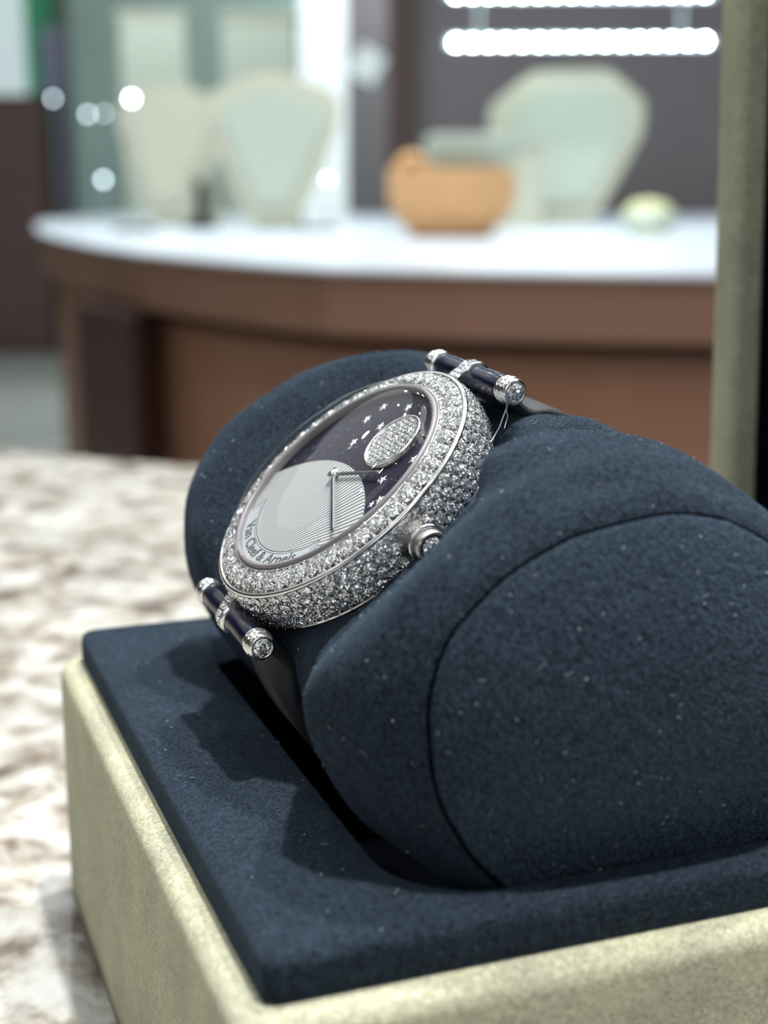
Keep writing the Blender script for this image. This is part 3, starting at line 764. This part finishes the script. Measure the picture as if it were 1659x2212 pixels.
# ------------------------------------------------------------------ suede nap and lint
nap('suede_nap', tube, 110000, 'nap', pl_root, 0.40 * MM, 0.03 * MM, (0.2, -0.5, -0.6), 1.4, -4 * MM)
nap('suede_nap', cap_near, 50000, 'nap', pl_root, 0.42 * MM, 0.035 * MM, (0.6, -0.1, -0.5), 1.4, -4 * MM)
nap('suede_nap', pad, 50000, 'nap', bx, 0.36 * MM, 0.035 * MM, (0.5, -0.6, 0), 1.4, 40 * MM)
nap('suede_nap', body, 60000, 'creamnap', bx, 0.36 * MM, 0.04 * MM, (0.5, -0.3, -0.5), 1.3, 12 * MM)
def lint(src, count, parent, zmin):
    me = src.data; P = [p for p in me.polygons if p.center.z > zmin]
    w = np.array([p.area for p in P]); w /= w.sum(); bm = bmesh.new()
    for i in rng.choice(len(P), count, p=w):
        c = P[i].center + P[i].normal * 0.12 * MM; n = P[i].normal; t = n.orthogonal().normalized(); s = n.cross(t); a = random.uniform(0, 6.3)
        d = t * math.cos(a) + s * math.sin(a); e = n.cross(d); L = random.choice((0.07, 0.09, 0.10, 0.12, 0.14, 0.3, 0.45)) * MM; cv = random.uniform(-.4, .4)
        bm_tube(bm, [c - d * L, c + e * L * cv + n * L * .2, c + d * L + n * L * .3], (0.045 if L < .2 * MM else 0.014) * MM, 4)
    tag(bm_obj('lint', bm, 'lint', parent), kind='stuff')
lint(tube, 300, pl_root, 0); lint(cap_near, 80, pl_root, 0); lint(pad, 90, bx, 44 * MM)

# ------------------------------------------------------------------ island counter behind
isl = empty('island_counter', loc=(0.2, 3.0, FLOOR)); tag(isl, 'curved brown island counter with white top behind the watch', 'counter')
front = [(-0.86, 3.75), (-0.80, 3.4), (-0.70, 3.0), (-0.595, 2.70), (-0.473, 2.404), (-0.363, 2.19), (-0.239, 2.01), (-0.15, 1.905), (-0.074, 1.83), (0.095, 1.768), (0.256, 1.734), (0.42, 1.715), (0.7, 1.70), (1.2, 1.72)]
def isl_poly(ins):
    out = []
    for i, p in enumerate(front):
        a = front[max(0, i - 1)]; b = front[min(len(front) - 1, i + 1)]; d = Vector((b[0] - a[0], b[1] - a[1])).normalized()
        out.append((p[0] - d.y * ins - 0.2, p[1] + d.x * ins - 3.0))
    out += [(1.0, 1.3), (-0.95 + ins, 1.3)]
    return out
Z0 = -FLOOR
bm_obj('white_top', prism(bmesh.new(), isl_poly(0), Z0 - 0.005, Z0), 'white_top', isl)
bm_obj('fascia', prism(bmesh.new(), isl_poly(0.008), Z0 - 0.084, Z0 - 0.005), 'brown_lacquer', isl)
bm_obj('shadow_gap', prism(bmesh.new(), isl_poly(0.06), Z0 - 0.105, Z0 - 0.084), 'dark_brown', isl)  # dark brown strip put in for the shadow line under the fascia
bm_obj('base_panel', prism(bmesh.new(), isl_poly(0.045), 0.1, Z0 - 0.105), 'brown_panel', isl)
bm_obj('plinth', prism(bmesh.new(), isl_poly(0.08), 0, 0.1), 'dark_brown', isl)
lp = at(175, 800, 2.38); rp = at(300, 800, 2.2)
bm = bmesh.new()
leg = [(lp.x - 0.2, 2.36 - 3), (rp.x - 0.2, 2.16 - 3), (rp.x - 0.2 + 0.03, 2.26 - 3), (lp.x - 0.2 + 0.03, 2.46 - 3)]
bm_obj('end_post', prism(bm, leg, 0.0, Z0 - 0.09), 'dark_brown', isl)

# ------------------------------------------------------------------ things on the island
def bust(name, loc, w, h, label, face='linen_face', rot=0.0, lean=0.16, neck=True, octa=False, depth=0.05):
    root = empty(name, Matrix.Translation(loc) @ Matrix.Rotation(rot, 4, 'Z')); tag(root, label, 'display bust')
    if octa: O_ = [(-.24, 0), (-.33, .12), (-.5, .55), (-.48, .78), (-.22, .99), (.24, 1.0), (.47, .80), (.46, .58), (.22, .1), (.14, 0)]
    else: O_ = [(-.16, 0), (-.22, .12), (-.40, .45), (-.50, .70), (-.50, .84), (-.42, .90), (-.20, .94), (-.16, 1.0), (.16, 1.0), (.20, .94), (.42, .90), (.50, .84), (.50, .70), (.40, .45), (.22, .12), (.16, 0)]
    O_ = [(p[0] * w, p[1] * h) for p in O_]
    X = Matrix.Translation((0, 0, depth * math.sin(lean) + 0.002)) @ Matrix.Rotation(PI / 2 - lean, 4, 'X')
    bm = prism(bmesh.new(), O_, -depth, 0, X); bmesh.ops.bevel(bm, geom=list(bm.edges), offset=0.006, segments=2, affect='EDGES')
    bm_obj('bust_panel', bm, 'cream_linen', root)
    c = (0, 0.55 * h); In = [(c[0] + (p[0] - c[0]) * 0.74, c[1] + (p[1] - c[1]) * 0.74) for p in O_]
    bm = prism(bmesh.new(), In, 0.0, 0.008, X); bm_obj('bust_face', bm, face, root)
    bm = prism(bmesh.new(), [(-.05, 0), (.05, 0), (.05, h * .5), (-.05, h * .5)], -0.01, 0, Matrix.Translation((0, 0.16 + depth, 0)) @ Matrix.Rotation(PI / 2 + 0.35, 4, 'X'))
    bm_obj('easel_leg', bm, 'cream_linen', root)
    return root
p = at(1225, 470, 3.35); bust('necklace_bust', (p.x, 3.35, 0), 0.36, 0.335, 'octagonal cream necklace bust standing right of the wicker basket', octa=True, lean=0.06)
p = at(590, 480, 3.05); bust('necklace_bust', (p.x, 3.05, 0), 0.27, 0.31, 'wide cream necklace bust in the middle of the island counter', lean=0.12)
p = at(365, 470, 3.3); bust('necklace_bust', (p.x, 3.3, 0), 0.25, 0.30, 'cream necklace bust nearest the left end of the island counter', lean=0.12, face='cream_linen', rot=-0.2)
# wicker basket: real rings and stakes
p = at(975, 505, 2.75)
bk = empty('wicker_basket', loc=(p.x, 2.75, 0.001)); tag(bk, 'round orange wicker basket on the white island top', 'basket')
def brad(z): return 0.062 + 0.05 * math.sin(min(1, z / 0.075) * PI / 2)
for k in range(12):
    z = 0.006 + k * 0.0098; bm = bmesh.new(); r = brad(z)
    bm_tube(bm, [(r * math.cos(2 * PI * i / 32), r * math.sin(2 * PI * i / 32) * .9, z + 0.0012 * (i % 2)) for i in range(33)], 0.0055, 6, False)
    bm_obj('woven_ring', bm, 'wicker', bk)
for k in range(20):
    a = 2 * PI * k / 20; bm = bmesh.new()
    bm_tube(bm, [((brad(z) + 0.003) * math.cos(a), (brad(z) + 0.003) * math.sin(a) * .9, z) for z in (0.0, 0.03, 0.06, 0.12)], 0.004, 5); bm_obj('stake', bm, 'wicker', bk)
bm = bmesh.new(); bm_tube(bm, [(-0.075 + 0.022 * math.cos(t), -0.03, 0.112 + 0.028 * math.sin(t)) for t in np.linspace(0, PI, 10)], 0.012, 8); bm_obj('handle', bm, 'wicker', bk)
pq = empty('linen_pouch', Matrix.Translation((p.x + 0.03, 2.745, 0.06))); tag(pq, 'pale linen pouch lying over the top of the wicker basket', 'pouch')
bm = box_bm((-0.058, -0.045, 0.0), (0.052, 0.045, 0.118), 0.016); bm_obj('pouch_body', bm, 'cream_linen', pq)
box('pouch_flap', (-0.075, -0.05, 0.065), (0.085, 0.0, 0.122), 'linen_face', pq, 0.006)
lathe('basket_bottom', [(0, 0.004), (0.062, 0.004)], 24, 'wicker', bk)
p = at(1005, 460, 3.25)
t = empty('display_riser', loc=(p.x, 3.22, 0)); tag(t, 'low pale riser block behind the wicker basket', 'riser')
box('riser_block', (-0.09, -0.05, 0), (0.16, 0.06, 0.175), 'cream_linen', t, 0.004); box('riser_cap', (-0.095, -0.055, 0.175), (0.165, 0.065, 0.185), 'linen_face', t, 0.003)
p = at(1410, 505, 2.85)
t = empty('bracelet_cushion', loc=(p.x, 2.9, 0)); tag(t, 'small yellow display cushion at the right end of the island', 'cushion')
lathe('cushion', [(0.0, 0.0), (0.04, 0.0), (0.052, 0.02), (0.048, 0.045), (0.03, 0.06), (0.0, 0.065)], 24, 'yellow_linen', t, flip=True); lathe('cushion_band', [(0.05, 0.018), (0.055, 0.022), (0.055, 0.030), (0.051, 0.034)], 24, 'pale_metal', t)
p = at(440, 455, 3.2)
t = empty('dark_ring_stand', loc=(p.x, 3.15, 0)); tag(t, 'slim dark ring stand between the two left busts', 'ring stand')
lathe('stand_base', [(0, 0.0), (0.035, 0.0), (0.035, 0.008), (0.012, 0.014), (0.011, 0.10), (0.0, 0.105)], 20, 'liner', t, flip=True)
for (u, v, lab) in ((690, 470, 'small dark tray beside the middle bust'), (290, 470, 'small dark tray before the left bust')):
    p = at(u, v, 3.0); t = empty('jewel_tray', loc=(p.x, 3.0, 0)); tag(t, lab, 'tray')
    box('tray_base', (-0.04, -0.03, 0), (0.04, 0.03, 0.008), 'dark_column', t, 0.002); box('tray_pad', (-0.034, -0.024, 0.008), (0.034, 0.024, 0.011), 'sage', t)
# light bars over the island
for vv, lab in ((97, 'lower row of glaring white lamps in the light bars'), (-8, 'upper row of glaring white lamps in the light bars')):
    a = at(985, vv, 3.3); b = at(1522, vv - 4, 3.3)
    lb = empty('light_bar', loc=a); tag(lb, lab, 'lamp', 'light bars above the octagonal bust')
    box('bar_housing', (-0.02, 0.0, -0.004), (b.x - a.x + 0.02, 0.02, 0.016), 'pale_metal', lb, 0.002)
    for rx in (0.05, b.x - a.x - 0.05): box('hanging_rod', (rx - 0.003, 0.008, 0.012), (rx + 0.003, 0.014, (CEIL if vv < 0 else at(985, -8, 3.3).z - 0.004) - a.z), 'pale_metal', lb)
    led = bmesh.new(); bmesh.ops.create_icosphere(led, subdivisions=1, radius=0.0062); lme = bpy.data.meshes.new('led'); led.to_mesh(lme); led.free(); lme.materials.append(MAT['led'])
    for k in range(16):
        o = bpy.data.objects.new('led', lme); COL.objects.link(o); o.parent = lb; o.location = ((b.x - a.x) * k / 15, -0.004, 0.004 + (b.z - a.z) * k / 15)
# small glowing balls on stems, added in place of specular glints
glints = [(285, 213, 2.9, 'glint_glow', 0.006, 'bright round added glint above the left bust'), (190, 247, 3.8, 'glint_glow_soft', 0.006, 'dim added glint left of the brightest one'),
        (115, 213, 4.0, 'glint_glow_soft', 0.006, 'dim added glint farthest left'), (225, 245, 4.0, 'glint_glow_soft', 0.0045, 'faint added glint between the dim ones'),
        (708, 388, 3.3, 'glint_glow_soft', 0.006, 'dim added glint right of the middle bust'), (224, 388, 3.2, 'glint_glow_soft', 0.006, 'dim added glint low at the left end of the counter')]
for u, v, Y, mt, r, lab in glints:
    q = at(u, v, Y); t = empty('glint_point', loc=(q.x, q.y, 0)); tag(t, lab, 'lamp')
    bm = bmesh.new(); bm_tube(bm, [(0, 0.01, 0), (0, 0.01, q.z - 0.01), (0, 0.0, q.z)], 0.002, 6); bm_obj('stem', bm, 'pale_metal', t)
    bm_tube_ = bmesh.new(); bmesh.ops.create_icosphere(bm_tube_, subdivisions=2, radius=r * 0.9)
    o = bm_obj('glint_ball', bm_tube_, mt, t); o.location = (0, -0.004, q.z)

# ------------------------------------------------------------------ back of the shop
def panel(name, u0, v0, u1, v1, Y, th, mat, label, cat, base=None, extra=None):
    a = at(u0, v1, Y); b = at(u1, v0, Y); z0 = base if base is not None else a.z
    root = empty(name, loc=((a.x + b.x) / 2, Y, z0)); tag(root, label, cat)
    hw = (b.x - a.x) / 2; h = b.z - z0
    box('panel', (-hw, 0, 0), (hw, th, h), mat, root, min(0.01, th / 4))
    box('base', (-hw - .01, -0.01, 0), (hw + .01, th + .01, min(0.06, h * .1)), 'dark_column', root)
    box('top_rail', (-hw - .008, -0.008, h - 0.02), (hw + .008, th + .008, h), extra or 'dark_column', root)
    return root
panel('partition', 880, -260, 1700, 470, 4.6, 0.08, 'taupe_panel', 'taupe partition wall behind the octagonal bust', 'partition', FLOOR)
panel('partition_post', 838, -260, 900, 470, 4.5, 0.10, 'dark_column', 'dark brown post left of the taupe partition', 'post', FLOOR)
panel('storage_cabinet', -160, 205, 90, 750, 8.9, 0.5, 'mauve_lacquer', 'tall mauve brown cabinet standing at the far left', 'cabinet', FLOOR)
panel('floor_banner', 24, -200, 104, 190, 9.9, 0.05, 'green_panel', 'tall green banner at the far left', 'banner', FLOOR)
panel('backlit_column', 650, -260, 745, 470, 7.2, 0.10, 'backlit_panel', 'bright backlit glass column right of the busts', 'column', FLOOR, 'pale_metal')
panel('display_pillar', 98, 60, 150, 330, 9.6, 0.12, 'lilac_paint', 'pale lilac pillar beside the green banner', 'pillar', FLOOR, 'pale_metal')
panel('backlit_column', -60, -260, 30, 190, 9.8, 0.10, 'backlit_panel', 'pale glowing column at the far left above the cabinet', 'column', FLOOR, 'pale_metal')
panel('glass_showcase', 165, -260, 650, 470, 8.2, 0.3, 'sage', 'wide sage showcase behind the two left busts', 'showcase', FLOOR, 'pale_metal')
panel('glass_showcase', 745, -260, 838, 470, 7.9, 0.3, 'taupe_panel', 'narrow grey showcase beside the brown post', 'showcase', FLOOR, 'pale_metal')
for (u0, v0, u1, v1, Y, lab) in ((262, 25, 400, 200, 6.2, 'pale block form above the left bust'), (480, 30, 640, 175, 6.0, 'pale block form above the middle bust')):
    panel('display_block', u0, v0, u1, v1, Y, 0.2, 'linen_face', lab, 'display block', FLOOR, 'cream_linen')
q = at(793, 140, 5.0); t = empty('price_screen', Matrix.Translation((q.x, 5.0, q.z))); tag(t, 'tilted bright square screen left of the brown post', 'screen')
bm = box_bm((-0.048, 0, -0.052), (0.048, 0.012, 0.052), 0.004); bmesh.ops.rotate(bm, verts=bm.verts, cent=(0, 0, 0), matrix=Matrix.Rotation(0.55, 3, 'Y')); bm_obj('screen_face', bm, 'backlit_panel', t)
bm = bmesh.new(); bm_tube(bm, [(0, 0.02, 0), (0, 0.03, -q.z + FLOOR)], 0.006, 8); bm_obj('screen_stand', bm, 'pale_metal', t)
bpy.context.view_layer.update()
